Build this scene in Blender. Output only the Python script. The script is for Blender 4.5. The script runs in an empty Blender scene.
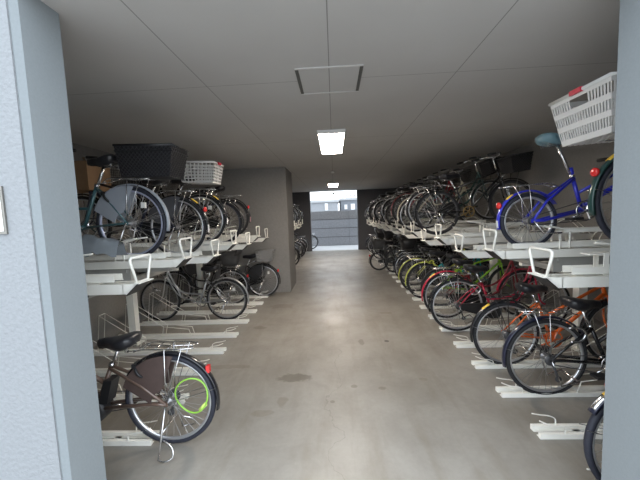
import bpy, math, random
from mathutils import Matrix, Vector
random.seed(7)
PI = math.pi
C = bpy.context.scene.collection
SC = bpy.context.scene

# ------------------------------------------------------------------ camera
H = 1.62
F = 309.0
def _unit(v): return v / v.length
Yc = _unit(Vector((14.0, 26.2, -F)))
Zc = Vector((-144.0, 3706.0, F)); Zc = Zc / Zc.length
Zc = _unit(Zc - Yc * Zc.dot(Yc))
Xc = Yc.cross(Zc)
cam = bpy.data.cameras.new('camera')
camo = bpy.data.objects.new('camera', cam); C.objects.link(camo)
m = Matrix((Xc, Yc, Zc)).to_4x4(); m.translation = Vector((0, 0, H))
camo.matrix_world = m
cam.sensor_width = 36.0; cam.lens = F / 640.0 * 36.0
cam.clip_start = 0.02; cam.clip_end = 500
SC.camera = camo

# ------------------------------------------------------------------ world and exposure
w = bpy.data.worlds.new('overcast_sky'); SC.world = w; w.use_nodes = True
nt = w.node_tree; nt.nodes.clear()
bg = nt.nodes.new('ShaderNodeBackground'); wo = nt.nodes.new('ShaderNodeOutputWorld')
tc = nt.nodes.new('ShaderNodeTexCoord'); sp = nt.nodes.new('ShaderNodeSeparateXYZ')
rp = nt.nodes.new('ShaderNodeValToRGB')
rp.color_ramp.elements[0].position = 0.48; rp.color_ramp.elements[0].color = (0.30, 0.31, 0.32, 1)
rp.color_ramp.elements[1].position = 0.56; rp.color_ramp.elements[1].color = (0.84, 0.92, 1.0, 1)
mp = nt.nodes.new('ShaderNodeMath'); mp.operation = 'MULTIPLY_ADD'; mp.inputs[1].default_value = 0.5; mp.inputs[2].default_value = 0.5
nt.links.new(tc.outputs['Generated'], sp.inputs[0]); nt.links.new(sp.outputs['Z'], mp.inputs[0])
nt.links.new(mp.outputs[0], rp.inputs[0]); nt.links.new(rp.outputs[0], bg.inputs[0]); nt.links.new(bg.outputs[0], wo.inputs[0])
bg.inputs[1].default_value = 1.25
SC.view_settings.view_transform = 'Standard'; SC.view_settings.look = 'None'
SC.view_settings.gamma = 1.0; SC.view_settings.use_curve_mapping = False
SC.view_settings.exposure = 1.70
LAMP_STRENGTH = 16.0

# ------------------------------------------------------------------ materials
MATS = {}
def mat(name, col, rough=0.5, metal=0.0, var=0.0, scale=8.0, bump=0.0, coat=0.0, alpha=1.0):
    if name in MATS: return MATS[name]
    mt = bpy.data.materials.new(name); mt.use_nodes = True
    n = mt.node_tree; b = n.nodes['Principled BSDF']
    b.inputs['Base Color'].default_value = (*col, 1); b.inputs['Roughness'].default_value = rough
    b.inputs['Metallic'].default_value = metal; b.inputs['Coat Weight'].default_value = coat
    b.inputs['Alpha'].default_value = alpha
    if var > 0 or bump > 0:
        t = n.nodes.new('ShaderNodeTexCoord'); no = n.nodes.new('ShaderNodeTexNoise')
        no.inputs['Scale'].default_value = scale; no.inputs['Detail'].default_value = 5
        n.links.new(t.outputs['Object'], no.inputs['Vector'])
        if var > 0:
            r = n.nodes.new('ShaderNodeValToRGB')
            r.color_ramp.elements[0].position = 0.3; r.color_ramp.elements[1].position = 0.7
            r.color_ramp.elements[0].color = (*[c * (1 - var) for c in col], 1)
            r.color_ramp.elements[1].color = (*[min(1, c * (1 + var)) for c in col], 1)
            n.links.new(no.outputs['Fac'], r.inputs[0]); n.links.new(r.outputs[0], b.inputs['Base Color'])
        if bump > 0:
            bp = n.nodes.new('ShaderNodeBump'); bp.inputs['Strength'].default_value = bump; bp.inputs['Distance'].default_value = 0.01
            n.links.new(no.outputs['Fac'], bp.inputs['Height']); n.links.new(bp.outputs[0], b.inputs['Normal'])
    MATS[name] = mt
    return mt
def emit(name, col, s):
    mt = bpy.data.materials.new(name); mt.use_nodes = True
    b = mt.node_tree.nodes['Principled BSDF']
    b.inputs['Base Color'].default_value = (0.9, 0.9, 0.9, 1)
    b.inputs['Emission Color'].default_value = (*col, 1); b.inputs['Emission Strength'].default_value = s
    MATS[name] = mt
    return mt

STEEL_WHITE = mat('white_painted_steel', (0.90, 0.89, 0.83), 0.4, var=0.05, scale=6)
GALV = mat('grey_slide_rail_steel', (0.42, 0.42, 0.40), 0.45, 0.3, var=0.08)
RUBBER = mat('tyre_rubber', (0.02, 0.02, 0.023), 0.75, var=0.15, scale=40)
RUBBER_BLUE = mat('navy_tyre_rubber', (0.018, 0.020, 0.032), 0.65, var=0.15, scale=40)
BLACK = mat('black_plastic', (0.017, 0.017, 0.019), 0.45, var=0.2, scale=12)
BLACK_PAINT = mat('black_gloss_paint', (0.015, 0.015, 0.018), 0.25, coat=0.4)
DARKGREY = mat('dark_grey_plastic', (0.06, 0.06, 0.065), 0.6, var=0.2, scale=12)
CHROME = mat('chrome_steel', (0.75, 0.75, 0.76), 0.22, 1.0)
ALU = mat('aluminium_rim', (0.66, 0.67, 0.70), 0.32, 0.85)
SPOKE = mat('spoke_steel', (0.42, 0.42, 0.42), 0.4, 0.8)
LEATHER = mat('black_vinyl', (0.02, 0.02, 0.024), 0.33, var=0.1, scale=30)
RED_LENS = mat('red_reflector', (0.75, 0.03, 0.03), 0.2, coat=0.6)
AMBER = mat('amber_sticker', (0.85, 0.55, 0.06), 0.4)
WHITE_P = mat('white_plastic', (0.74, 0.74, 0.73), 0.45)
LENS = mat('clear_lens', (0.75, 0.77, 0.78), 0.12)
GOLD = mat('tarnished_brass_chainring', (0.42, 0.29, 0.12), 0.4, 0.7)

def wallmat(name, col, bump=0.3, scale=60, var=0.05):
    return mat(name, col, 0.85, var=var, scale=scale, bump=bump)
PIL = wallmat('pillar_blue_grey_paint', (0.235, 0.262, 0.278), 0.08, 90, 0.03)
PILF = wallmat('sprayed_white_render', (0.235, 0.248, 0.262), 0.55, 55, 0.05)
INW = wallmat('interior_grey_paint', (0.25, 0.24, 0.23), 0.15, 30, 0.06)
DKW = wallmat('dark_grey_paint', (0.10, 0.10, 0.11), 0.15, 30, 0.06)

def floor_material():
    mt = bpy.data.materials.new('worn_concrete'); mt.use_nodes = True
    n = mt.node_tree; b = n.nodes['Principled BSDF']; L = n.links.new
    t = n.nodes.new('ShaderNodeTexCoord')
    def noise(scale, detail=6, rough=0.55, dist=0.0, stretch=None):
        x = n.nodes.new('ShaderNodeTexNoise'); x.inputs['Scale'].default_value = scale
        x.inputs['Detail'].default_value = detail; x.inputs['Roughness'].default_value = rough; x.inputs['Distortion'].default_value = dist
        if stretch:
            mpp = n.nodes.new('ShaderNodeMapping'); mpp.inputs['Scale'].default_value = stretch
            L(t.outputs['Object'], mpp.inputs[0]); L(mpp.outputs[0], x.inputs['Vector'])
        else: L(t.outputs['Object'], x.inputs['Vector'])
        return x.outputs['Fac']
    def ramp(src, p0, c0, p1, c1):
        r = n.nodes.new('ShaderNodeValToRGB'); r.color_ramp.elements[0].position = p0; r.color_ramp.elements[1].position = p1
        r.color_ramp.elements[0].color = (*c0, 1); r.color_ramp.elements[1].color = (*c1, 1); L(src, r.inputs[0]); return r.outputs[0]
    def mul(a, bb, f=1.0):
        x = n.nodes.new('ShaderNodeMix'); x.data_type = 'RGBA'; x.blend_type = 'MULTIPLY'; x.inputs[0].default_value = f
        L(a, x.inputs[6]); L(bb, x.inputs[7]); return x.outputs[2]
    base = ramp(noise(0.7, 6, 0.6), 0.3, (0.275, 0.255, 0.225), 0.72, (0.385, 0.367, 0.338))
    cloud = ramp(noise(2.3, 8, 0.65, 0.4), 0.32, (0.80, 0.79, 0.77), 0.62, (1, 1, 1))
    fine = ramp(noise(28, 4, 0.6), 0.3, (0.93, 0.93, 0.93), 0.7, (1, 1, 1))
    streak = ramp(noise(1.6, 5, 0.6, 0.2, (3.0, 0.5, 1)), 0.30, (0.86, 0.84, 0.80), 0.5, (1, 1, 1))
    col = mul(mul(mul(base, cloud), fine), streak)
    # stains with a shape of their own: centre, radii, darkness
    wv = n.nodes.new('ShaderNodeTexNoise'); wv.inputs['Scale'].default_value = 9; wv.inputs['Detail'].default_value = 4
    L(t.outputs['Object'], wv.inputs['Vector'])
    sp = n.nodes.new('ShaderNodeSeparateXYZ'); L(t.outputs['Object'], sp.inputs[0])
    def mth(op, a, bb=None):
        x = n.nodes.new('ShaderNodeMath'); x.operation = op
        for i, v in enumerate((a, bb)):
            if v is None: continue
            if isinstance(v, (int, float)): x.inputs[i].default_value = v
            else: L(v, x.inputs[i])
        return x.outputs[0]
    for (cx, cy, rx, ry, dk) in STAINS:
        dx = mth('DIVIDE', mth('SUBTRACT', sp.outputs[0], cx), rx); dy = mth('DIVIDE', mth('SUBTRACT', sp.outputs[1], cy), ry)
        d = mth('SQRT', mth('ADD', mth('MULTIPLY', dx, dx), mth('MULTIPLY', dy, dy)))
        d = mth('ADD', d, mth('MULTIPLY', mth('SUBTRACT', wv.outputs['Fac'], 0.5), 1.6))
        col = mul(col, ramp(d, 0.75, (dk, dk * 0.97, dk * 0.92), 1.05, (1, 1, 1)))
    # hairline crack running along the aisle
    cn = n.nodes.new('ShaderNodeTexNoise'); cn.inputs['Scale'].default_value = 2.2; cn.inputs['Detail'].default_value = 8
    L(t.outputs['Object'], cn.inputs['Vector'])
    line = mth('ABSOLUTE', mth('SUBTRACT', sp.outputs[0], mth('SUBTRACT', mth('MULTIPLY', cn.outputs['Fac'], 0.6), 0.34)))
    lim = mth('ADD', line, mth('MULTIPLY', mth('GREATER_THAN', sp.outputs[1], 3.6), 1.0))
    col = mul(col, ramp(lim, 0.001, (0.72, 0.71, 0.69), 0.004, (1, 1, 1)))
    L(col, b.inputs['Base Color'])
    rr = ramp(noise(1.8, 6, 0.6), 0.3, (0.33,) * 3, 0.7, (0.52,) * 3); L(rr, b.inputs['Roughness'])
    bp = n.nodes.new('ShaderNodeBump'); bp.inputs['Strength'].default_value = 0.08; bp.inputs['Distance'].default_value = 0.01
    L(noise(14, 5), bp.inputs['Height']); L(bp.outputs[0], b.inputs['Normal'])
    return mt
STAINS = [(-0.45, 2.95, 0.20, 0.085, 0.60), (0.285, 3.79, 0.04, 0.09, 0.72), (0.61, 3.80, 0.035, 0.035, 0.35), (0.13, 2.79, 0.035, 0.03, 0.72),
          (0.39, 2.75, 0.045, 0.035, 0.75), (-0.51, 2.55, 0.05, 0.10, 0.84), (-0.07, 2.55, 0.025, 0.025, 0.70), (0.78, 4.9, 0.12, 0.05, 0.85),
          (-1.14, 4.35, 0.10, 0.08, 0.78), (-0.65, 2.4, 0.10, 0.05, 0.86), (0.8, 2.9, 0.05, 0.03, 0.85), (-1.2, 3.2, 0.3, 0.05, 0.85), (-1.0, 5.4, 0.25, 0.14, 0.82)]
FLOOR = floor_material()

def ceiling_material():
    mt = bpy.data.materials.new('painted_ceiling_board'); mt.use_nodes = True
    n = mt.node_tree; b = n.nodes['Principled BSDF']; L = n.links.new
    t = n.nodes.new('ShaderNodeTexCoord'); sp = n.nodes.new('ShaderNodeSeparateXYZ'); L(t.outputs['Object'], sp.inputs[0])
    def mth(op, a, bb=None):
        x = n.nodes.new('ShaderNodeMath'); x.operation = op
        for i, v in enumerate((a, bb)):
            if v is None: continue
            if isinstance(v, (int, float)): x.inputs[i].default_value = v
            else: L(v, x.inputs[i])
        return x.outputs[0]
    def line(axis, off, period, wid):   # 1 inside the joint
        u = mth('ADD', sp.outputs[axis], off + 50 * period)
        fr = mth('MULTIPLY', mth('ABSOLUTE', mth('SUBTRACT', mth('FRACT', mth('DIVIDE', u, period)), 0.5)), period)
        return mth('LESS_THAN', fr, wid)
    j = mth('MAXIMUM', mth('MULTIPLY', line(0, 0.465, 0.93, 0.0032), mth('LESS_THAN', mth('ABSOLUTE', sp.outputs[0]), 1.2)), line(1, -2.4 + 0.91 * 1.0, 1.82, 0.0026))
    no = n.nodes.new('ShaderNodeTexNoise'); no.inputs['Scale'].default_value = 1.2; no.inputs['Detail'].default_value = 6
    L(t.outputs['Object'], no.inputs['Vector'])
    r = n.nodes.new('ShaderNodeValToRGB'); r.color_ramp.elements[0].position = 0.3; r.color_ramp.elements[1].position = 0.7
    r.color_ramp.elements[0].color = (0.47, 0.46, 0.455, 1); r.color_ramp.elements[1].color = (0.51, 0.505, 0.50, 1)
    L(no.outputs['Fac'], r.inputs[0])
    mx = n.nodes.new('ShaderNodeMix'); mx.data_type = 'RGBA'; L(j, mx.inputs[0]); L(r.outputs[0], mx.inputs[6]); mx.inputs[7].default_value = (0.24, 0.235, 0.23, 1)
    L(mx.outputs[2], b.inputs['Base Color']); b.inputs['Roughness'].default_value = 0.8
    return mt
CEIL = ceiling_material()

# ------------------------------------------------------------------ mesh collecting
class MB:
    def __init__(s): s.v = []; s.f = []; s.sm = []
    def add(s, vs, fs, smooth=False):
        o = len(s.v); s.v += [tuple(p) for p in vs]; s.f += [tuple(i + o for i in q) for q in fs]; s.sm += [smooth] * len(fs)
    def box(s, c, d, rot=None):
        hx, hy, hz = d[0] / 2, d[1] / 2, d[2] / 2
        vs = [Vector((x * hx, y * hy, z * hz)) for x in (-1, 1) for y in (-1, 1) for z in (-1, 1)]
        if rot: vs = [rot @ p for p in vs]
        c = Vector(c)
        s.add([p + c for p in vs], [(0, 1, 3, 2), (4, 6, 7, 5), (0, 4, 5, 1), (2, 3, 7, 6), (0, 2, 6, 4), (1, 5, 7, 3)])
    def hexa(s, a, b):      # two matching quads
        s.add(list(a) + list(b), [(3, 2, 1, 0), (4, 5, 6, 7), (0, 1, 5, 4), (1, 2, 6, 5), (2, 3, 7, 6), (3, 0, 4, 7)])
    def prism(s, pts, y0, y1):   # polygon in xz extruded along y
        k = len(pts)
        s.add([(p[0], y0, p[1]) for p in pts] + [(p[0], y1, p[1]) for p in pts],
              [tuple(range(k)), tuple(range(2 * k - 1, k - 1, -1))] + [(i, i + k, (i + 1) % k + k, (i + 1) % k) for i in range(k)])
    def tube(s, pts, r, n=6, closed=False, flat=None):
        P = [Vector(p) for p in pts]; k = len(P)
        rs = r if isinstance(r, (list, tuple)) else [r] * k
        T = []
        for i in range(k):
            if closed: d = P[(i + 1) % k] - P[i - 1]
            elif i == 0: d = P[1] - P[0]
            elif i == k - 1: d = P[-1] - P[-2]
            else: d = (P[i + 1] - P[i]).normalized() + (P[i] - P[i - 1]).normalized()
            T.append(d.normalized() if d.length > 1e-9 else Vector((0, 0, 1)))
        ref = Vector((0, 1, 0)) if abs(T[0].y) < 0.9 else Vector((1, 0, 0))
        N = (ref - T[0] * ref.dot(T[0])).normalized(); vs = []
        for i in range(k):
            N = (N - T[i] * N.dot(T[i])).normalized(); B = T[i].cross(N)
            for j in range(n):
                a = 2 * PI * j / n
                vs.append(P[i] + (N * math.cos(a) * (flat or 1) + B * math.sin(a)) * rs[i])
        fs = []
        for i in range(k if closed else k - 1):
            i2 = (i + 1) % k
            for j in range(n):
                j2 = (j + 1) % n
                fs.append((i * n + j, i * n + j2, i2 * n + j2, i2 * n + j))
        if not closed: fs += [tuple(range(n - 1, -1, -1)), tuple((k - 1) * n + j for j in range(n))]
        s.add(vs, fs, n > 4)
    def revolve(s, prof, c=(0, 0, 0), n=40, a0=0, a1=2 * PI, closed_prof=True):   # profile (radius, y) round the y axis
        full = abs(a1 - a0 - 2 * PI) < 1e-6; k = len(prof); st = n if full else n + 1; vs = []
        for i in range(st):
            a = a0 + (a1 - a0) * i / n
            for (r, y) in prof: vs.append((c[0] + r * math.cos(a), c[1] + y, c[2] + r * math.sin(a)))
        fs = []
        for i in range(n):
            i2 = (i + 1) % st
            for j in range(k if closed_prof else k - 1):
                j2 = (j + 1) % k; fs.append((i * k + j, i2 * k + j, i2 * k + j2, i * k + j2))
        if not full and closed_prof: fs += [tuple(range(k)), tuple((st - 1) * k + j for j in range(k - 1, -1, -1))]
        s.add(vs, fs, True)
    def loft(s, rings, caps=True, smooth=True):
        k = len(rings[0]); vs = [p for r in rings for p in r]; fs = []
        for i in range(len(rings) - 1):
            for j in range(k):
                j2 = (j + 1) % k; fs.append((i * k + j, i * k + j2, (i + 1) * k + j2, (i + 1) * k + j))
        if caps: fs += [tuple(range(k - 1, -1, -1)), tuple((len(rings) - 1) * k + j for j in range(k))]
        s.add(vs, fs, smooth)
    def mesh(s, name):
        me = bpy.data.meshes.new(name); me.from_pydata(s.v, [], s.f); me.update()
        me.polygons.foreach_set('use_smooth', s.sm); me.materials.append(None)
        return me

def smooth(pts, n=6):
    P = [Vector(p) for p in pts]; out = []
    for i in range(len(P) - 1):
        a = P[max(i - 1, 0)]; b = P[i]; c = P[i + 1]; d = P[min(i + 2, len(P) - 1)]
        for k in range(n):
            t = k / n
            out.append(0.5 * (2 * b + (c - a) * t + (2 * a - 5 * b + 4 * c - d) * t * t + (3 * b - a - 3 * c + d) * t ** 3))
    out.append(P[-1]); return out

ORD = ['first', 'second', 'third', 'fourth', 'fifth', 'sixth', 'seventh', 'eighth', 'ninth', 'tenth', 'eleventh', 'twelfth', 'thirteenth', 'fourteenth', 'fifteenth', 'sixteenth']
CACHE = {}
def cached(key, fn):
    if key not in CACHE:
        mb = MB(); fn(mb); CACHE[key] = mb.mesh(str(key[0]) if isinstance(key, tuple) else key)
    return CACHE[key]
def obj(name, me, mt, parent=None, loc=(0, 0, 0), label=None):
    if isinstance(me, MB): me = me.mesh(name)
    o = bpy.data.objects.new(name, me); C.objects.link(o)
    o.material_slots[0].link = 'OBJECT'; o.material_slots[0].material = mt
    o.location = loc
    if parent: o.parent = parent
    if label: o['label'] = label
    return o
def thing(name, label, cat, loc=(0, 0, 0), rot=(0, 0, 0), group=None):
    o = bpy.data.objects.new(name, None); C.objects.link(o); o.empty_display_size = 0.1
    o.location = loc; o.rotation_euler = rot
    o['label'] = label; o['category'] = cat
    if group: o['group'] = group
    return o
def tag(o, label, cat, group=None):
    o['label'] = label; o['category'] = cat
    if group: o['group'] = group
    return o
def struct(name, mb, mt, label=None, cat=None):
    o = obj(name, mb, mt); o['kind'] = 'structure'
    if label: o['label'] = label
    if cat: o['category'] = cat
    return o
def bx(lo, hi):
    b = MB(); b.box([(l + h) / 2 for l, h in zip(lo, hi)], [h - l for l, h in zip(lo, hi)]); return b

# ------------------------------------------------------------------ the setting
CZ = 2.62
Y0, Y1 = 1.275, 1.5        # the near wall
YF = 13.6                  # the far wall
XW = 3.2
struct('floor', bx((-5, -3.0, -0.2), (5, 13.7, 0)), FLOOR, 'worn grey concrete floor with dark stains', 'floor')
struct('ground_far', bx((-12, 13.7, -0.2), (12, 24, -0.004)), wallmat('sky_sheen_concrete', (0.46, 0.47, 0.48), 0.2, 20), 'concrete strip beyond the far opening, paled to imitate sky sheen', 'ground')  # skylight and its sheen on the concrete are put into this paler colour
gl = struct('ground', bx((-26, -30, -0.25), (26, -3.0, -0.02)), wallmat('bounce_paving', (0.55, 0.55, 0.55), 0.2, 20), 'unseen paving outside the near opening, added to bounce daylight in', 'ground')  # out of view; light ground added to bounce daylight up to the ceiling
struct('ceiling', bx((-XW - 0.2, Y0, CZ), (XW + 0.2, YF + 0.25, CZ + 1.2)), CEIL, 'grey ceiling of jointed boards', 'ceiling')
struct('wall_left', bx((-XW - 0.2, Y1, 0), (-XW, YF, CZ)), INW, 'grey wall behind the left racks', 'wall')
struct('wall_right', bx((XW, Y1, 0), (XW + 0.2, YF, CZ)), INW, 'grey wall behind the right racks', 'wall')
# near wall with a chamfered corner each side of the opening: the jamb is painted, the outer face is sprayed render
XL, XR = -1.276, 1.287
def near_wall(sx, xj, name, lab):
    ch = 0.02
    a = [(xj, Y1), (xj, Y0 + ch + 0.005), (xj + sx * ch, Y0 + 0.005), (sx * 5, Y0 + 0.005), (sx * 5, Y1)]
    if sx > 0: a = a[::-1]
    b = MB(); k = len(a)
    b.add([(p[0], p[1], 0) for p in a] + [(p[0], p[1], CZ if abs(p[0]) < 9 else CZ) for p in a],
          [tuple(range(k)), tuple(range(2 * k - 1, k - 1, -1))] + [(i, i + k, (i + 1) % k + k, (i + 1) % k) for i in range(k)])
    o = struct(name, b, PIL, lab, 'wall')
    f = bx((min(xj + sx * (ch + 0.004), sx * 5), Y0 - 0.003, 0), (max(xj + sx * (ch + 0.004), sx * 5), Y0 + 0.005, CZ))
    r = obj('rendered_face', f, PILF, o)
near_wall(-1, XL, 'wall_near_left', 'pale rendered wall end left of the opening')
near_wall(1, XR, 'wall_near_right', 'blue grey wall end right of the opening')
struct('sky_block_wall_front', bx((-5, Y0 - 0.003, CZ), (5, Y0, CZ + 1.2)), PILF, 'unseen wall added above the opening to block sky light', 'wall')  # out of view, added to keep sky light out above the ceiling
# partition block on the left
struct('wall_partition', bx((-XW, 6.42, 0), (-0.97, 7.35, CZ)), INW, 'grey wall block jutting out between the left racks', 'wall')
# far wall
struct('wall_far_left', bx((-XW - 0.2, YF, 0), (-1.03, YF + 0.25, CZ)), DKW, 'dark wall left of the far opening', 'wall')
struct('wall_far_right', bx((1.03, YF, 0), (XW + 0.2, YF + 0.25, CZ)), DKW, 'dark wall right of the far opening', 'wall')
# boundary wall beyond the far opening, of precast panels with open joints
pm = wallmat('precast_concrete_panel', (0.24, 0.25, 0.27), 0.4, 14, 0.12)
bw = struct('wall_boundary', bx((-6, 15.84, 0), (6, 15.95, 1.74)), DKW, 'concrete panel boundary wall beyond the far opening', 'wall')
for k in range(4):
    for j in range(6):
        x0 = -6 + j * 2 + 0.75
        b = bx((x0 + 0.006, 15.78, 0.012 + k * 0.445), (x0 + 1.994, 15.85, (k + 1) * 0.445 - 0.012))
        obj('concrete_panel', b, pm if k < 3 else wallmat('rough_concrete_panel', (0.19, 0.19, 0.195), 0.8, 30, 0.2), bw)

# ------------------------------------------------------------------ buildings beyond
def far_building(name, label, x0, x1, y, h, base, wins, mt):
    t = thing(name, label, 'building', ((x0 + x1) / 2, y, 0))
    cx = (x0 + x1) / 2
    obj('wall', bx((x0 - cx, 0, 0), (x1 - cx, 6, h)), mt, t)
    obj('parapet', bx((x0 - cx - 0.1, -0.12, h), (x1 - cx + 0.1, 6.1, h + 0.18)), base, t)
    for (a, b_, c, d) in wins:
        wn = MB()
        for q in ((a - .05, b_ + .05, c - .05, c), (a - .05, b_ + .05, d, d + .05), (a - .05, a, c, d), (b_, b_ + .05, c, d)):
            wn.box(((q[0] + q[1]) / 2 - cx, -0.02, (q[2] + q[3]) / 2), (q[1] - q[0], 0.06, q[3] - q[2]))
        f = obj('window', wn, base, t)
        obj('pane', bx((a - cx, -0.015, c), (b_ - cx, -0.005, d)), mat('painted_sky_glare_pane', (0.9, 0.93, 0.95), 0.1), f)  # plain near-white pane: the sky reflected in the glass is painted in
    return t
PB = wallmat('pale_grey_siding', (0.22, 0.23, 0.245), 0.3, 10, 0.06)
PT = mat('pale_trim', (0.30, 0.31, 0.32), 0.5)
far_building('apartment_building', 'long pale grey building with one slit window beyond the boundary wall', -9, 0.35, 26, 2.6, PT, [(-0.72, -0.5, 1.95, 2.5)], PB)
b2 = far_building('house', 'pale house with roof railing and small windows at right beyond the boundary wall', 0.6, 14, 27, 2.75, PT,
                  [(0.95, 1.15, 2.0, 2.35), (1.5, 1.8, 1.95, 2.4), (3.9, 4.3, 1.8, 2.4)], wallmat('grey_house_render', (0.15, 0.165, 0.185), 0.2, 10, 0.08))
rb = MB()
for k in range(15): rb.box((-6.5 + k * 0.35, 0.2, 3.13), (0.05, 0.05, 0.42))
rb.box((-4.05, 0.2, 3.34), (5.0, 0.06, 0.06)); rb.box((-4.05, 0.2, 3.13), (5.0, 0.05, 0.05))
obj('roof_railing', rb, mat('railing_grey', (0.12, 0.13, 0.15), 0.5), b2)

# ------------------------------------------------------------------ ceiling hardware
hz = CZ
t = thing('inspection_hatch', 'square aluminium-framed inspection hatch in the ceiling above the aisle', 'hatch', (0.0, 2.42, hz))
def slab(x0, x1, y0, y1, z0=-0.006, z1=0.0): return bx((x0, y0, z0), (x1, y1, z1))
obj('panel', slab(-0.212, 0.212, -0.21, 0.21, -0.003), CEIL, t)
HD = mat('dark_hatch_gap', (0.10, 0.10, 0.095), 0.6)
for sx in (-1, 1): obj('side_frame', slab(min(sx * 0.213, sx * 0.236), max(sx * 0.213, sx * 0.236), -0.225, 0.225), HD, t, label='dark side edge of the hatch frame')
for sy in (-1, 1): obj('end_frame', slab(-0.236, 0.236, sy * 0.22 - 0.006, sy * 0.22 + 0.006, -0.007), mat('hatch_aluminium', (0.7, 0.7, 0.7), 0.4, 0.6), t)
TUBE = emit('lit_diffuser', (1.0, 0.87, 0.73), LAMP_STRENGTH)
def ceiling_light(y, label, ln=1.25):
    t = thing('ceiling_light', label, 'ceiling light', (0.0, y, hz), group='ceiling lights over the aisle')
    fr = MB()
    for sx in (-1, 1): fr.box((sx * 0.163, 0, -0.022), (0.014, ln + 0.03, 0.045))
    for sy in (-1, 1): fr.box((0, sy * (ln / 2 + 0.008), -0.022), (0.312, 0.014, 0.045))
    obj('housing', fr, WHITE_P, t)
    obj('diffuser', bx((-0.155, -ln / 2, -0.04), (0.155, ln / 2, -0.005)), TUBE, t)
ceiling_light(4.42, 'nearer of the two lit rectangular ceiling lights over the aisle')
ceiling_light(10.6, 'farther lit rectangular ceiling light, close to the far opening')
t = thing('smoke_detector', 'small round smoke detector on the ceiling behind the nearer light', 'smoke detector', (0.0, 7.4, hz))
sd = MB(); sd.loft([[(r * math.cos(a * PI / 10), r * math.sin(a * PI / 10), z) for a in range(20)] for r, z in ((0.05, 0), (0.05, -0.02), (0.035, -0.04), (0.01, -0.045))])
obj('body', sd, WHITE_P, t)
t = thing('hanging_hook', 'small dark fitting hanging below the ceiling at the far opening', 'fitting', (0.0, 13.45, hz))
hk = MB(); hk.tube([(0, 0, 0), (0, 0, -0.1)], 0.012); hk.box((0, 0, -0.13), (0.08, 0.05, 0.07)); obj('bracket', hk, BLACK, t)
# steel plate on the near left wall face
t = thing('name_plate', 'blank brushed steel plate on the pale wall at the left edge', 'plate', (-1.462, Y0 - 0.003, 1.69))
obj('backing', bx((-0.055, -0.008, -0.102), (0.055, 0, 0.102)), mat('dark_steel_edge', (0.25, 0.24, 0.22), 0.4, 0.8), t)
obj('face', bx((-0.046, -0.011, -0.09), (0.046, -0.008, 0.09)), mat('brushed_steel', (0.8, 0.8, 0.78), 0.25, 1.0), t)

# ------------------------------------------------------------------ bicycles
def paint(name, col): return mat(name, col, 0.28, 0.0, coat=0.5)
def q2(a): return a * PI / 180
def wheel(parent, name, x, R, tw, rimmat, tyremat, spokemat=SPOKE, n=32, hubr=0.02):
    def rim(b):
        o = R - tw * 1.7
        b.revolve([(o, -0.012), (o + 0.004, -0.004), (o + 0.004, 0.004), (o, 0.012), (o - 0.012, 0.011), (o - 0.018, 0.004), (o - 0.018, -0.004), (o - 0.012, -0.011)], n=44)
    def tyre(b): b.revolve([(R - tw + tw * math.cos(a * PI / 4), tw * math.sin(a * PI / 4)) for a in range(8)], n=48)
    def spokes(b):
        for k in range(n):
            a = 2 * PI * k / n; s = 1 if k % 2 else -1; a2 = a + (0.9 if (k // 2) % 2 else -0.9)
            ro = R - tw * 1.7 - 0.012
            b.tube([(0.02 * math.cos(a2), s * 0.028, 0.02 * math.sin(a2)), (ro * math.cos(a), 0, ro * math.sin(a))], 0.0016, 3)
    def hub(b): b.revolve([(0.001, -0.055), (hubr * .5, -0.055), (hubr * .5, -0.032), (hubr * 1.5, -0.03), (hubr * 1.5, -0.025), (hubr, -0.022), (hubr, 0.022), (hubr * 1.5, 0.025), (hubr * 1.5, 0.03), (hubr * .5, 0.032), (hubr * .5, 0.055), (0.001, 0.055)], n=14)
    r = obj(name, cached(('wheel_rim', R, tw), rim), rimmat, parent, (x, 0, R))
    obj('tire', cached(('tire', R, tw), tyre), tyremat, r)
    obj('spokes', cached(('spokes', R, tw, n), spokes), spokemat, r)
    obj('hub', cached(('hub', hubr), hub), mat('dull_hub_alloy', (0.30, 0.30, 0.31), 0.4, 0.8), r)
    return r
def arc_strip(b, R, w, a0, a1, n=24):   # curved mudguard: a crescent profile swept on an arc
    prof = [(R, -w), (R + 0.010, -w * 0.7), (R + 0.014, 0), (R + 0.010, w * 0.7), (R, w), (R + 0.007, w * 0.65), (R + 0.011, 0), (R + 0.007, -w * 0.65)]
    b.revolve(prof, n=n, a0=a0, a1=a1)

def bars(b, P, us, vs, r):    # bars over a patch P(u,v)
    for u in us: b.tube([P(u, v) for v in (0, 1)], r, 4)
    for v in vs: b.tube([P(u, v) for u in (0, 1)], r, 4)
def box_sides(tl, tw_, bl, bw_, h):
    def mk(c0, c1, c2, c3):
        return lambda u, v: (Vector(c0) * (1 - u) + Vector(c1) * u) * (1 - v) + (Vector(c3) * (1 - u) + Vector(c2) * u) * v
    B = [(-bl / 2, -bw_ / 2, 0), (bl / 2, -bw_ / 2, 0), (bl / 2, bw_ / 2, 0), (-bl / 2, bw_ / 2, 0)]
    T = [(-tl / 2, -tw_ / 2, h), (tl / 2, -tw_ / 2, h), (tl / 2, tw_ / 2, h), (-tl / 2, tw_ / 2, h)]
    out = [mk(B[i], B[(i + 1) % 4], T[(i + 1) % 4], T[i]) for i in range(4)]
    bottom = mk(B[0], B[1], B[2], B[3])
    return out, bottom, T, B
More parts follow.
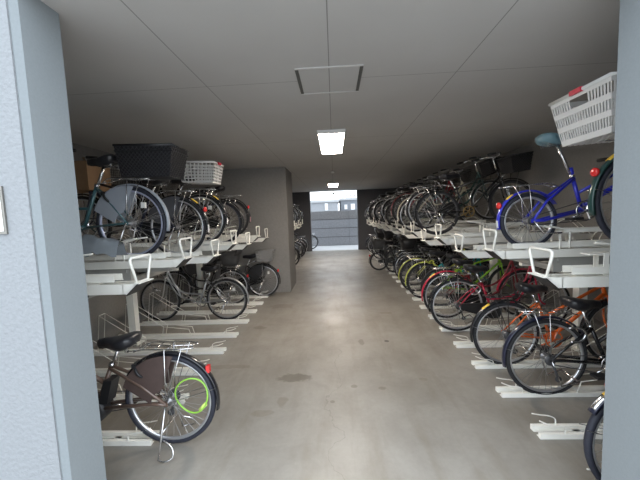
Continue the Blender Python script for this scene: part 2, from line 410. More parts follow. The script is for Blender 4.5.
def wire_basket(b, tl, tw_, bl, bw_, h, d=0.03, r=0.0018):
    S, bot, T, B = box_sides(tl, tw_, bl, bw_, h)
    for i, P in enumerate(S):
        L = tl if i % 2 == 0 else tw_
        nu = max(3, int(L / d)); nv = max(3, int(h / d))
        bars(b, P, [k / nu for k in range(nu + 1)], [k / nv for k in range(nv)], r)
    bars(b, bot, [k / 8 for k in range(9)], [k / 6 for k in range(7)], r)
    b.tube(T, 0.005, 6, True); b.tube(B, 0.004, 4, True)
def quad_panel(b, P, u0, u1, v0, v1, th):
    q = [P(u0, v0), P(u1, v0), P(u1, v1), P(u0, v1)]
    n = (q[1] - q[0]).cross(q[3] - q[0]).normalized() * th
    b.hexa(q, [p - n for p in q])
def slotted_basket(b, tl, tw_, bl, bw_, h, rows=3, d=0.022, hole=True, sf=0.22, band=0.11):
    S, bot, T, B = box_sides(tl, tw_, bl, bw_, h)
    for i, P in enumerate(S):
        L = tl if i % 2 == 0 else tw_
        nu = int(L / d)
        gap = (1 - band * (rows + 1)) / rows
        for k in range(rows + 1): quad_panel(b, P, 0, 1, k * (band + gap), k * (band + gap) + band, 0.004)
        for k in range(rows):
            z0 = band + k * (band + gap)
            for j in range(nu + 1):
                if hole and i % 2 == 1 and k == rows - 1 and nu * 0.36 < j < nu * 0.64: continue
                c = j / nu; quad_panel(b, P, max(0, c - sf / nu), min(1, c + sf / nu), z0, z0 + gap, 0.004)
    for k in range(9): quad_panel(b, bot, k / 9, k / 9 + 0.055, 0, 1, 0.004)
    for k in range(7): quad_panel(b, bot, 0, 1, k / 7, k / 7 + 0.07, 0.004)
    b.tube(T, 0.011, 6, True)
def woven_basket(b, tl, tw_, bl, bw_, h, d=0.035):
    S, bot, T, B = box_sides(tl, tw_, bl, bw_, h)
    for i, P in enumerate(S):
        quad_panel(b, P, 0, 1, 0, 1, 0.003)
        L = tl if i % 2 == 0 else tw_
        nu = int(L / d); nv = int(h / d)
        for k in range(-nv, nu):      # diagonal weave standing proud of the wall
            for sgn in (0, 1):
                u0, u1 = k / nu, (k + nv) / nu
                v0, v1 = (0, 1) if sgn == 0 else (1, 0)
                def clip(u, ua, ub, va, vb): return va + (vb - va) * (u - ua) / (ub - ua)
                a, c = max(0, u0), min(1, u1)
                if c - a < 0.02: continue
                b.tube([P(a, clip(a, u0, u1, v0, v1)), P(c, clip(c, u0, u1, v0, v1))], 0.0045, 4)
    quad_panel(b, bot, 0, 1, 0, 1, 0.004)
    b.tube(T, 0.010, 6, True); b.tube([(p[0] * .99, p[1] * .99, h * .82) for p in T], 0.006, 4, True)

def saddle_mesh(b, L=0.26, W=0.19):
    rings = []
    for t_, wd, zt, th in ((0, 0.05, 0.012, 0.03), (0.06, 0.16, 0.02, 0.05), (0.22, 0.19, 0.014, 0.062), (0.40, 0.17, 0.004, 0.06), (0.58, 0.10, 0.0, 0.05), (0.8, 0.052, 0.0, 0.045), (0.95, 0.042, -0.004, 0.04), (1.0, 0.02, -0.012, 0.02)):
        x = -0.14 + L * 1.12 * t_; wv = wd * W / 0.19 / 2 * 1.1; th *= 1.45; zt *= 1.2
        rings.append([(x, wv * math.cos(a), zt + (th * 0.35 * math.sin(a) if math.sin(a) > 0 else th * math.sin(a) * (0.9 if abs(math.cos(a)) > 0.5 else 0.6)) - 0.0) for a in [2 * PI * k / 14 for k in range(14)]])
    b.loft(rings)
def saddle_rails(b):
    for s in (-1, 1): b.tube(smooth([(-0.09, s * 0.035, -0.03), (-0.04, s * 0.025, -0.055), (0.04, s * 0.022, -0.055), (0.10, s * 0.012, -0.025)], 4), 0.0035, 5)
    for s in (-1, 1):
        c = [(-0.09 + 0.014 * math.cos(k * 0.9), s * 0.045 + 0.014 * math.sin(k * 0.9), -0.028 - k * 0.0016) for k in range(26)]
        b.tube(c, 0.002, 3)

def bicycle(label, loc, side, p, tilt=0.0, group=None, name='bicycle'):
    """side +1: stands on the right, front wheel to the wall; -1: on the left."""
    g = dict(R=0.33, tw=0.019, kind='step', frame=BLACK_PAINT, rim=ALU, tyre=RUBBER, fender='f', fmat=None, saddle=LEATHER,
             sadz=0.84, rack=True, rackm=CHROME, fb='wire', fbm=BLACK, rb=None, rbm=BLACK, child=None, guard=None, bar='swept',
             light=True, refl=True, rzz=0, chain=BLACK, stand=True, lock=None, tip=True, WB=1.08, spoke=SPOKE, cover=False, chainm=CHROME, steer=0.0)
    g.update(p)
    R, tw, WB = g['R'], g['tw'], g['WB']
    rz = 0.0 if side > 0 else PI
    yaw = p.get('yaw', 0.0)
    t = thing(name, label, 'bicycle', loc, (0, -tilt, rz + yaw), group)
    fm = g['frame']; fmat = g['fmat'] or fm
    wheel(t, 'rear_wheel', 0, R, tw, g['rim'], g['tyre'], g['spoke'])
    fw = wheel(t, 'front_wheel', WB, R, tw, g['rim'], g['tyre'], g['spoke'])
    ox = p.get('ox', 0.0)
    BB = (0.44 + ox, 0, 0.285); ST = (0.30 + ox + (0.07 if g['kind'] == 'mini' else 0), 0, 0.66 if g['kind'] != 'mini' else 0.58)
    if ox: ST = (ST[0], 0, 0.60)
    hb = (WB - 0.125, 0, R * 2 + 0.045); ht = (WB - 0.165, 0, R * 2 + 0.165)
    kd = g['kind']
    def frame(b):
        sl = Vector(BB) - Vector(ST)
        b.tube([BB, ST], 0.0155, 8)
        b.tube([hb, ht], 0.019, 8)
        b.tube([(BB[0], -0.036, BB[2]), (BB[0], 0.036, BB[2])], 0.021, 8)
        lo = Vector(hb) + Vector((-0.005, 0, 0.02)); hi = Vector(ht) - Vector((-0.005, 0, 0.02))
        if kd == 'step':
            b.tube(smooth([lo, (WB - 0.27, 0, 0.47), (WB - 0.42, 0, 0.335), BB], 5), 0.018, 8)
            mid = Vector(ST) * 0.45 + Vector(BB) * 0.55
            b.tube(smooth([hi, (WB - 0.27, 0, 0.60), (WB - 0.45, 0, 0.475), mid], 5), 0.013, 8)
        elif kd == 'loop':
            for s in (-1, 1):
                b.tube(smooth([lo + Vector((0, s * .012, 0.01)), (WB - 0.22, s * .014, 0.55), (WB - 0.36, s * .014, 0.38), BB], 5), 0.010, 7)
            mid = Vector(ST) * 0.35 + Vector(BB) * 0.65
            b.tube(smooth([hi, (WB - 0.24, 0, 0.62), (WB - 0.38, 0, 0.46), mid], 5), 0.013, 8)
        elif kd == 'diamond':
            b.tube([hi, Vector(ST) * 0.97 + Vector(BB) * 0.03], 0.014, 8); b.tube([lo, BB], 0.017, 8)
        elif kd == 'straight':
            mid = Vector(ST) * 0.55 + Vector(BB) * 0.45
            b.tube([hi, mid], 0.015, 8); b.tube([lo, BB], 0.018, 8)
        elif kd == 'mini':
            mid = Vector(ST) * 0.5 + Vector(BB) * 0.5
            b.tube([lo, (BB[0] + 0.02, 0, BB[2] + 0.05)], 0.022, 8); b.tube([hi, mid], 0.013, 8)
            b.tube([ST, (ST[0] + (BB[0] - ST[0]) * -0.18, 0, ST[2] + 0.07)], 0.018, 8)
        for s in (-1, 1):
            kk = 1.5 if kd == 'mini' or ox else 1.0
            b.tube([(BB[0] - 0.02, s * 0.03, BB[2]), (0.10, s * 0.045, R * .98), (0, s * 0.062, R)], 0.009 * kk, 6)
            b.tube([(ST[0] + 0.008, s * 0.016, ST[2] - 0.02), (0.13 + ox * .4, s * 0.045, R + (ST[2] - R) * .45), (0, s * 0.062, R)], 0.0075 * kk, 6)
            b.box((0.005, s * 0.062, R), (0.035, 0.006, 0.03))
    obj('frame', cached(('frame', kd, R, WB, ox), frame), fm, t)
    def fork(b):
        for s in (-1, 1):
            b.tube(smooth([(hb[0], s * 0.028, hb[2] - 0.005), (WB - 0.085, s * 0.052, R * 1.4), (WB - 0.05, s * 0.056, R * 1.1), (WB, s * 0.058, R)], 4), 0.010, 6)
        b.tube([(hb[0], -0.045, hb[2] - 0.008), (hb[0], 0.045, hb[2] - 0.008)], 0.014, 6)
    obj('front_fork', cached(('fork', R, WB), fork), g.get('forkm', fm), t)
    # seat
    sz = g['sadz']; sx = ST[0] - (sz - ST[2]) * 0.36
    obj('seat_post', cached(('post', kd, sz, ox), lambda b: (b.tube([(ST[0], 0, ST[2] - 0.02), (sx, 0, sz - 0.05)], 0.0125, 8), b.tube([(ST[0] + .004, 0, ST[2] - 0.012), (ST[0] - .004, 0, ST[2] + 0.012)], 0.021, 8))), CHROME, t)
    sd = obj('saddle', cached('saddle', saddle_mesh), g['saddle'], t, (sx, 0, sz))
    obj('saddle_rail', cached('saddle_rails', saddle_rails), CHROME, sd)
    # handlebar
    sxx = ht[0] - 0.035; bz = ht[2] + (0.19 if g['bar'] == 'swept' else 0.06)
    def hbar(b):
        b.tube([(ht[0], 0, ht[2] - 0.01), (sxx, 0, bz - 0.02), (sxx + 0.05, 0, bz)], 0.0125, 8)
        if g['bar'] == 'swept':
            b.tube(smooth([(sxx - 0.17, -0.25, bz + 0.02), (sxx - 0.05, -0.245, bz + 0.03), (sxx + 0.04, -0.14, bz + 0.03), (sxx + 0.05, 0, bz), (sxx + 0.04, 0.14, bz + 0.03), (sxx - 0.05, 0.245, bz + 0.03), (sxx - 0.17, 0.25, bz + 0.02)], 4), 0.0105, 7)
        else:
            b.tube([(sxx + 0.0, -0.26, bz + 0.01), (sxx + 0.05, 0, bz), (sxx + 0.0, 0.26, bz + 0.01)], 0.0125, 7)
    hbo = obj('handlebar', cached(('hbar', g['bar'], R, WB), hbar), g.get('barm', CHROME), t)
    for s in (-1, 1):
        if g['bar'] == 'swept':
            obj('grip', cached(('grip', s, R, WB), lambda b: b.tube([(sxx - 0.19, s * 0.25, bz + 0.018), (sxx - 0.08, s * 0.25, bz + 0.028)], 0.016, 8)), BLACK, hbo)
            obj('brake_lever', cached(('lever', s, R, WB), lambda b: b.tube([(sxx - 0.05, s * 0.24, bz + 0.03), (sxx - 0.06, s * 0.235, bz - 0.005), (sxx - 0.16, s * 0.235, bz - 0.025)], 0.005, 5)), CHROME, hbo)
        else:
            obj('grip', cached(('gripf', s, R, WB), lambda b: b.tube([(sxx + 0.0, s * 0.27, bz + 0.012), (sxx + 0.022, s * 0.16, bz + 0.007)], 0.016, 8)), BLACK, hbo)
            obj('brake_lever', cached(('leverf', s, R, WB), lambda b: b.tube([(sxx + 0.03, s * 0.15, bz), (sxx + 0.06, s * 0.16, bz - 0.02), (sxx + 0.05, s * 0.24, bz - 0.03)], 0.005, 5)), CHROME, hbo)
    # crank
    def crank(b):
        b.revolve([(0.085, -0.054), (0.085, -0.050), (0.070, -0.050), (0.070, -0.054)], BB, n=30)
        for k in range(5):
            a = k * 2 * PI / 5; b.tube([(BB[0], -0.052, BB[2]), (BB[0] + 0.078 * math.cos(a), -0.052, BB[2] + 0.078 * math.sin(a))], 0.006, 4)
        b.tube([(BB[0], -0.07, BB[2]), (BB[0], 0.07, BB[2])], 0.012, 8)
        a = 0.35
        for s in (-1, 1): b.tube([(BB[0], s * 0.07, BB[2]), (BB[0] + s * 0.16 * math.cos(a), s * 0.075, BB[2] + s * 0.16 * math.sin(a))], 0.009, 6)
    cr = obj('crankset', cached(('crank', ox), crank), g['chainm'], t)
    for s in (-1, 1):
        px_, pz_ = BB[0] + s * 0.16 * math.cos(0.35), BB[2] + s * 0.16 * math.sin(0.35)
        obj('pedal', cached(('pedal', s, ox), lambda b: (b.box((px_, s * 0.12, pz_), (0.09, 0.08, 0.022)), b.box((px_, s * 0.12, pz_), (0.05, 0.09, 0.012)))), BLACK, cr)
    if g['chain']:
        def cg(b):
            for yy in ((-0.054, -0.066),):
                b.prism([(-0.03, R - 0.028), (BB[0] - 0.02, BB[2] - 0.105), (BB[0] + 0.07, BB[2] - 0.09), (BB[0] + 0.105, BB[2]), (BB[0] + 0.07, BB[2] + 0.09), (BB[0] - 0.02, BB[2] + 0.105), (-0.03, R + 0.032)][::-1], yy[1], yy[0] + 0.006)
        obj('chain_guard', cached(('cg', R, ox), cg), g['chain'], t)
    else:
        def chn(b):
            for s in (-1, 1): b.tube([(0, -0.052, R + s * 0.035), (BB[0], -0.052, BB[2] + s * 0.083)], 0.004, 4)
            b.revolve([(0.035, -0.055), (0.035, -0.049), (0.02, -0.049), (0.02, -0.055)], (0, 0, R), n=16)
        obj('chain', cached(('chn', R, ox), chn), g.get('chm', DARKGREY), t)
    # mudguards
    if g['fender']:
        a1 = q2(192) if g['fender'] == 'f' else q2(150)
        rf = obj('rear_fender', cached(('rf', R, g['fender']), lambda b: arc_strip(b, R + 0.012, 0.026, q2(28), a1)), fmat, t, (0, 0, R))
        obj('front_fender', cached(('ff', R), lambda b: arc_strip(b, R + 0.012, 0.026, q2(40), q2(172))), fmat, t, (WB, 0, R))
        def stay(b):
            for s in (-1, 1): b.tube([(0, s * 0.05, R), ((R + .02) * math.cos(q2(165)), s * 0.027, R + (R + .02) * math.sin(q2(165)))], 0.0022, 4)
        obj('fender_stay', cached(('stay', R), stay), CHROME, t)
        if g['tip']:
            obj('fender_tip', cached(('tip', R, g['fender']), lambda b: arc_strip(b, R + 0.016, 0.02, a1 - 0.30, a1 - 0.06, 6)), g.get('tipm', WHITE_P), t, (0, 0, R), label='pale reflective strip on the fender end')
    if g['refl']:
        ar = q2(148 if g['fender'] != 's' else 124)
        def rl(b):
            n_ = 14; c = Vector(((R + .045) * math.cos(ar), 0, R + (R + .045) * math.sin(ar)))
            b.loft([[c + Vector((dx, rr * math.cos(k * 2 * PI / n_), rr * math.sin(k * 2 * PI / n_))) for k in range(n_)] for dx, rr in ((0.018, 0.018), (0.008, 0.028), (-0.006, 0.029), (-0.012, 0.02))])
        obj('rear_reflector', cached(('rl', R, g['fender']), rl), RED_LENS, t, label='red rear reflector')
    # rack
    top = 2 * R + 0.065
    if g['rack']:
        def rk(b):
            for s in (-1, 1):
                b.tube(smooth([(0.22, s * 0.03, top - 0.03), (0.14, s * 0.062, top), (0, s * 0.065, top), (-0.16, s * 0.062, top), (-0.215, s * 0.03, top - 0.005)], 3), 0.0045, 6)
                b.tube([(-0.02, s * 0.066, top), (0, s * 0.064, R + 0.01)], 0.0042, 5)
                b.tube([(-0.14, s * 0.063, top), (0, s * 0.066, R + 0.01)], 0.0035, 5)
            for xx in (-0.2, -0.13, -0.04, 0.05, 0.14): b.tube([(xx, -0.06, top), (xx, 0.06, top)], 0.004, 5)
            b.tube([(-0.2, 0, top), (0.14, 0, top)], 0.004, 5)
            b.tube([(0.21, 0.0, top - 0.03), (0.29, 0.0, top - 0.04)], 0.004, 5)
        obj('rear_rack', cached(('rk', R), rk), g['rackm'], t)
    if g['stand'] :
        def ks(b):
            for s in (-1, 1):
                b.tube([(0.0, s * 0.075, R), (0.07, s * 0.09, 0.13), (0.17, s * 0.10, 0.13 - 0.0)][:2] + [(0.20, s * 0.10, R * .52)], 0.007, 6)
            b.tube([(0.20, -0.10, R * .52), (0.215, -0.06, R * .47), (0.215, 0.06, R * .47), (0.20, 0.10, R * .52)], 0.007, 6)
        if g['stand'] == 'down':
            def ks(b):
                for s in (-1, 1): b.tube([(0.0, s * 0.075, R - 0.01), (0.03, s * 0.10, 0.16), (0.055, s * 0.135, 0.012)], 0.0065, 6)
                b.tube(smooth([(0.055, -0.135, 0.012), (-0.02, -0.14, 0.010), (-0.035, -0.1, 0.06), (0.03, -0.095, 0.12)], 3), 0.006, 6)
                b.tube(smooth([(0.055, 0.135, 0.012), (-0.02, 0.14, 0.010), (-0.035, 0.1, 0.06), (0.03, 0.095, 0.12)], 3), 0.006, 6)
                b.tube([(0.03, -0.1, 0.14), (0.03, 0.1, 0.14)], 0.0055, 6)
        if g['stand'] == 'side':
            def ks(b):
                for s in (-1, 1): b.tube([(0.0, s * 0.075, R - 0.01), (0.01, s * 0.12, 0.17), (0.02, s * 0.17, 0.010)], 0.007, 6)
                for s in (-1, 1): b.tube(smooth([(0.02, s * 0.17, 0.010), (-0.03, s * 0.185, 0.010), (-0.08, s * 0.17, 0.03), (-0.07, s * 0.15, 0.085), (0.0, s * 0.13, 0.12)], 3), 0.006, 6)
                b.tube([(0.01, -0.12, 0.165), (0.01, 0.12, 0.165)], 0.006, 6)
        obj('kickstand', cached(('ks', R, g['stand']), ks), CHROME, t)
    # front basket and lamp
    if g['fb']:
        fbz = 2 * R + 0.10; fbx = WB + 0.10
        if g['fb'] == 'wire': f_ = lambda b: wire_basket(b, 0.30, 0.36, 0.22, 0.28, 0.22)
        elif g['fb'] == 'woven': f_ = lambda b: woven_basket(b, 0.30, 0.38, 0.24, 0.30, 0.23)
        else: f_ = lambda b: slotted_basket(b, 0.30, 0.38, 0.24, 0.30, 0.22)
        fb = obj('front_basket', cached(('fb', g['fb']), f_), g['fbm'], t, (fbx, 0, fbz))
        obj('basket_stay', cached(('fbs', R, WB), lambda b: [b.tube([(WB, s * 0.062, R), (WB + 0.09, s * 0.10, fbz)], 0.004, 5) for s in (-1, 1)] and b.tube([(hb[0], 0, hb[2]), (WB + 0.02, 0, fbz + .01)], 0.006, 5)), CHROME, t)
    if g['light']:
        def hl(b):
            c = Vector((WB + 0.02, 0.075, R + 0.19)); n_ = 12
            b.loft([[c + Vector((dx, rr * math.cos(k * 2 * PI / n_), rr * math.sin(k * 2 * PI / n_))) for k in range(n_)] for dx, rr in ((-0.04, 0.012), (-0.02, 0.026), (0.02, 0.033), (0.03, 0.031))])
            b.tube([(WB - 0.05, 0.056, R + 0.17), (WB + 0.0, 0.075, R + 0.19)], 0.006, 5)
        obj('headlight', cached(('hl', R, WB), hl), CHROME if not g.get('dl') else BLACK, t)
    # rear load
    if g['rb']:
        kind, tl, tw2, bl, bw2, h = g['rb']
        fn = {'wire': wire_basket, 'woven': woven_basket, 'slot': slotted_basket, 'net': lambda b, *a: slotted_basket(b, *a, rows=6, d=0.05, hole=False, sf=0.14, band=0.055)}[kind]
        rbo = obj('rear_basket', cached(('rb',) + tuple(g['rb']), lambda b: fn(b, tl, tw2, bl, bw2, h)), g['rbm'], t, (g.get('rbx', -0.03), 0, top + 0.010 + g.get('rbz', 0.0)))
        if g.get('clip'):
            obj('clip', bx((-tl / 2 - 0.016, -0.045, h - 0.014), (-tl / 2 + 0.012, 0.045, h + 0.014)), mat('red_clip', (0.62, 0.02, 0.06), 0.35), rbo, label='red clip on the basket rim')
    if g['child']:
        def cs(b):
            z = top + 0.02; rings = []
            def rr(zz, x0, x1, yw, rd=0.05):
                out = []
                for k in range(16):
                    a = 2 * PI * k / 16; ca, sa = math.cos(a), math.sin(a)
                    out.append(((x0 + x1) / 2 + (x1 - x0) / 2 * math.copysign(abs(ca) ** 0.5, ca), yw * math.copysign(abs(sa) ** 0.5, sa), zz))
                return out
            b.loft([rr(z, -0.13, 0.11, 0.10), rr(z + 0.05, -0.15, 0.15, 0.15), rr(z + 0.15, -0.17, 0.17, 0.17), rr(z + 0.24, -0.18, 0.17, 0.17), rr(z + 0.235, -0.14, 0.14, 0.14), rr(z + 0.10, -0.12, 0.12, 0.11)])
            b.loft([rr(z + 0.18, -0.18, -0.12, 0.165), rr(z + 0.24, -0.21, -0.14, 0.155), rr(z + 0.29, -0.22, -0.15, 0.14), rr(z + 0.32, -0.21, -0.17, 0.09)])
            for s in (-1, 1): b.hexa([(0.10, s * 0.15, z + 0.1), (0.17, s * 0.15, z + 0.1), (0.24, s * 0.15, z - 0.22), (0.15, s * 0.15, z - 0.22)], [(0.10, s * 0.175, z + 0.1), (0.17, s * 0.175, z + 0.1), (0.24, s * 0.175, z - 0.22), (0.15, s * 0.175, z - 0.22)])
        obj('child_seat', cached(('cs', R), cs), g['child'], t)
    if g['guard']:
        def dg(b):
            for s in (-1, 1):
                rings = []
                a0, a1 = q2(20), q2(100)
                pts_o = [((R + 0.005) * math.cos(a0 + (a1 - a0) * k / 12), s * 0.034, R + (R + 0.005) * math.sin(a0 + (a1 - a0) * k / 12)) for k in range(13)]
                inn = [(0.11 * math.cos(a0 - .35 + (a1 - a0 - .1) * k / 12), s * 0.055, R + 0.10 * math.sin(a0 - .35 + (a1 - a0 - .1) * k / 12)) for k in range(13)]
                vs = []; fs = []
                for k in range(13): vs += [inn[k], pts_o[k], (pts_o[k][0], pts_o[k][1] + s * .003, pts_o[k][2]), (inn[k][0], inn[k][1] + s * .003, inn[k][2])]
                for k in range(12):
                    for j in range(4): fs.append((k * 4 + j, k * 4 + (j + 1) % 4, (k + 1) * 4 + (j + 1) % 4, (k + 1) * 4 + j))
                fs += [(0, 1, 2, 3), (51, 50, 49, 48)]
                b.add(vs, fs)
        obj('skirt_guard', cached(('dg', R), dg), g['guard'], t)
    if g['lock'] == 'ring':
        def lk(b):
            c = Vector((0.19, 0, R + 0.22)); u = Vector((0.8, 0, -0.6)); 
            b.tube([c + Vector((0.6, 0, 0.8)) * 0.055 * math.cos(a) + Vector((0, 1, 0)) * 0.055 * math.sin(a) for a in [q2(-150 + k * 25) for k in range(13)]], 0.010, 6)
            b.box((0.225, 0.0, R + 0.265), (0.03, 0.08, 0.03))
        obj('wheel_lock', cached(('lk', R), lk), g.get('lockm', BLACK), t)
    for fn in g.get('extra', []): fn(t, R)
    return t

# ------------------------------------------------------------------ racks
def tray(y, side, z, label, lift=0.09, name='bike_tray'):
    """slide-out upper tray: channel, sloped nose, trapezoid pull handle, wheel guide, slide rail under it"""
    xe = 1.353
    t = thing(name, label, 'bike tray', (side * xe, y, z), (0, 0, 0 if side > 0 else PI), 'upper tier bike trays')
    L = 1.86
    def ch(b):
        for s in (-1, 1): b.box((L / 2 + 0.04, s * 0.056, 0.003), (L - 0.08, 0.006, 0.069)); b.box((L / 2 + 0.04, s * 0.046, 0.0355), (L - 0.08, 0.024, 0.004))
        b.box((L / 2 + 0.04, 0, -0.015), (L - 0.08, 0.11, 0.005))
    obj('channel', cached('tray_channel', ch), STEEL_WHITE, t)
    def nose(b):
        b.prism([(-0.035, 0.036), (0.050, -0.040), (0.055, -0.036), (-0.030, 0.040)], -0.075, 0.075)
    obj('nose_plate', cached('tray_nose', nose), BLACK, t, label='dark sloping end plate')
    for sg in (-1, 1):
        obj('cheek_plate', cached(('tray_cheek', sg), lambda b: b.prism([(-0.018, 0.0375), (0.085, 0.0375), (0.085, -0.0315), (0.057, -0.0315)], sg * 0.056 - 0.003, sg * 0.056 + 0.003)), STEEL_WHITE, t)
    def hd(b):   # trapezoid frame standing across the tray end, with the lip it is welded to
        b.tube([(0, -0.062, 0.0), (0, -0.108, 0.135), (0, -0.110, 0.155), (0, -0.098, 0.168), (0, 0.098, 0.168), (0, 0.110, 0.155), (0, 0.108, 0.135), (0, 0.062, 0.0)], 0.0095, 7, True)
        b.box((-0.012, 0, -0.004), (0.04, 0.16, 0.006))
    h = obj('pull_handle', cached('tray_handle', hd), STEEL_WHITE, t, (-0.02, 0, 0.048))
    def gd(b):
        for s in (-1, 1):
            for xx in (0.53, 0.61): b.tube([(xx, s * 0.052, -0.02), (xx, s * 0.048, 0.19)], 0.007, 6)
            b.tube(smooth([(0.69, s * 0.047, 0.195), (0.57, s * 0.047, 0.20), (0.48, s * 0.062, 0.222), (0.38, s * 0.08, 0.235)], 4), 0.0085, 6)
            b.box((0.88, s * 0.05, 0.19), (0.62, 0.006, 0.035)); b.box((1.14, s * 0.05, 0.10), (0.03, 0.006, 0.17))
    obj('wheel_guide', cached('tray_guide', gd), STEEL_WHITE, t)
    def cc(b):   # inner carriage: two bars over the beam and the plates the wheels stand on
        for s in (-1, 1):
            b.box((0.95, s * 0.040, 0.072), (1.6, 0.005, 0.045)); b.box((0.95, s * 0.046, 0.052), (1.6, 0.012, 0.004))
        for xx in (0.36, 1.42):
            b.box((xx, 0, lift - 0.006), (0.20, 0.078, 0.008))
            for s in (-1, 1): b.box((xx, s * 0.038, (lift + 0.03) / 2), (0.03, 0.006, max(0.01, lift - 0.03)))
    obj('carriage', cached(('tray_carriage', lift), cc), STEEL_WHITE, t)
    def fg(b):   # hoops for the front wheel at the wall end
        for s in (-1, 1): b.tube(smooth([(1.38, s * 0.05, 0), (1.42, s * 0.045, 0.18), (1.62, s * 0.045, 0.22), (1.84, s * 0.05, 0.02)], 4), 0.006, 6)
    obj('front_guide', cached('tray_front', fg), STEEL_WHITE, t)
    dz = z - 1.052
    def sr(b): b.box((1.15, 0, -dz / 2 - 0.018), (1.3, 0.05, dz - 0.036)); b.box((0.55, 0.0, -0.06), (0.04, 0.07, 0.03))
    obj('slide_rail', cached(('tray_slide', z), sr), GALV, t)
    return t
def floor_rail(y, side, label, xe=1.38, yaw=0.0):
    t = thing('floor_rail', label, 'wheel rail', (side * xe, y, 0.0), (0, 0, (0 if side > 0 else PI) + yaw), 'floor wheel rails')
    def rl(b):
        for s in (-1, 1): b.box((0.86, s * 0.045, 0.018), (1.72, 0.024, 0.036)); b.box((0.86, s * 0.03, 0.004), (1.72, 0.03, 0.004))
        for xx in (0.3, 0.9, 1.5): b.box((xx, 0, 0.003), (0.05, 0.07, 0.006))
    obj('channel', cached('floor_channel', rl), STEEL_WHITE, t)
    def hp(b):   # low hairpin guide at the aisle end
        b.tube(smooth([(0.17, -0.047, 0.03), (0.17, -0.05, 0.075), (0.13, -0.055, 0.095), (0.06, -0.055, 0.105), (0.0, -0.04, 0.125)], 4), 0.0045, 6)
        b.tube(smooth([(0.17, 0.047, 0.03), (0.17, 0.05, 0.075), (0.13, 0.055, 0.095), (0.06, 0.055, 0.105), (0.0, 0.04, 0.125)], 4), 0.0045, 6)
    obj('hairpin_guide', cached('floor_hairpin', hp), STEEL_WHITE, t)
    def hoop(b):
        for s in (-1, 1):
            b.tube([(0.62, s * 0.047, 0.03), (0.65, s * 0.05, 0.13), (1.0, s * 0.05, 0.17), (1.03, s * 0.047, 0.03)], 0.0045, 6)
            b.tube([(1.0, s * 0.05, 0.17), (1.50, s * 0.05, 0.50), (1.56, s * 0.05, 0.02)], 0.0045, 6)
        b.tube([(1.50, -0.05, 0.50), (1.50, 0.05, 0.50)], 0.0045, 6)
    obj('wheel_hoop', cached('floor_hoop', hoop), STEEL_WHITE, t)
    return t
def rack_frame(side, ys, y0, y1, label):
    t = thing('rack_frame', label, 'rack frame', (side * 2.7, (y0 + y1) / 2, 0))
    yc = (y0 + y1) / 2
    for y in ys:
        p = obj('post', cached('rack_post', lambda b: (b.box((0, 0, 0.525), (0.09, 0.09, 1.03)), b.box((0, 0, 0.006), (0.16, 0.16, 0.012)))), STEEL_WHITE, t, (0, y - yc, 0))
    for dx in (-0.62, 0.28):
        b = MB(); b.box((side * dx, 0, 1.025), (0.06, y1 - y0, 0.05)); obj('beam', b, GALV, t)
    for y in ys:
        b = MB(); b.box((side * -0.17, y - yc, 0.985), (0.96, 0.05, 0.04)); obj('bracket_arm', b, STEEL_WHITE, t)

ZL, ZH = 1.125, 1.215
LZL, LZH = 1.165, 1.235
rack_frame(1, [1.75, 3.5, 5.375, 7.25, 9.125, 11.0, 12.9], 1.7, 13.2, 'white steel frame carrying the upper tier of the right rack')
rack_frame(-1, [1.75, 3.88, 5.95], 1.7, 6.25, 'white steel frame carrying the upper tier of the near left rack')
rack_frame(-1, [9.4, 11.2, 13.0], 9.2, 13.3, 'white steel frame carrying the upper tier of the far left rack')

# paint palette
P_TEAL = paint('teal_grey_paint', (0.05, 0.13, 0.15)); P_BLUE = paint('royal_blue_paint', (0.025, 0.035, 0.55))
P_GREEN = paint('dark_green_paint', (0.02, 0.06, 0.055)); P_ORANGE = paint('orange_paint', (0.85, 0.16, 0.02))
P_RED = paint('crimson_paint', (0.55, 0.02, 0.06)); P_SIL = mat('silver_paint', (0.50, 0.51, 0.53), 0.3, 0.7, coat=0.3)
P_LIME = paint('lime_green_paint', (0.30, 0.62, 0.05)); P_YEL = paint('yellow_green_paint', (0.55, 0.60, 0.12)); P_NAVY = paint('navy_paint', (0.013, 0.016, 0.04))
P_BROWN = paint('brown_paint', (0.13, 0.085, 0.065)); P_CREAM = paint('cream_paint', (0.65, 0.60, 0.48)); P_WINE = paint('wine_paint', (0.25, 0.02, 0.03))
P_CYAN = paint('turquoise_paint', (0.03, 0.35, 0.38)); P_PINK = paint('faded_pink_paint', (0.5, 0.25, 0.28))
SEAT_BLUE = mat('grey_blue_vinyl', (0.17, 0.30, 0.36), 0.4); GREYB = mat('grey_wire', (0.35, 0.35, 0.34), 0.45, 0.5)
RIMBLUE = mat('bluish_alloy_rim', (0.50, 0.53, 0.68), 0.35, 0.5)
BROWNSK = mat('brown_vinyl_guard', (0.085, 0.058, 0.052), 0.55, var=0.15, scale=10)
GREYSK = mat('pale_grey_plastic_guard', (0.34, 0.37, 0.42), 0.55, var=0.06)
GREYCL = mat('charcoal_cover_cloth', (0.07, 0.07, 0.072), 0.8, var=0.2)

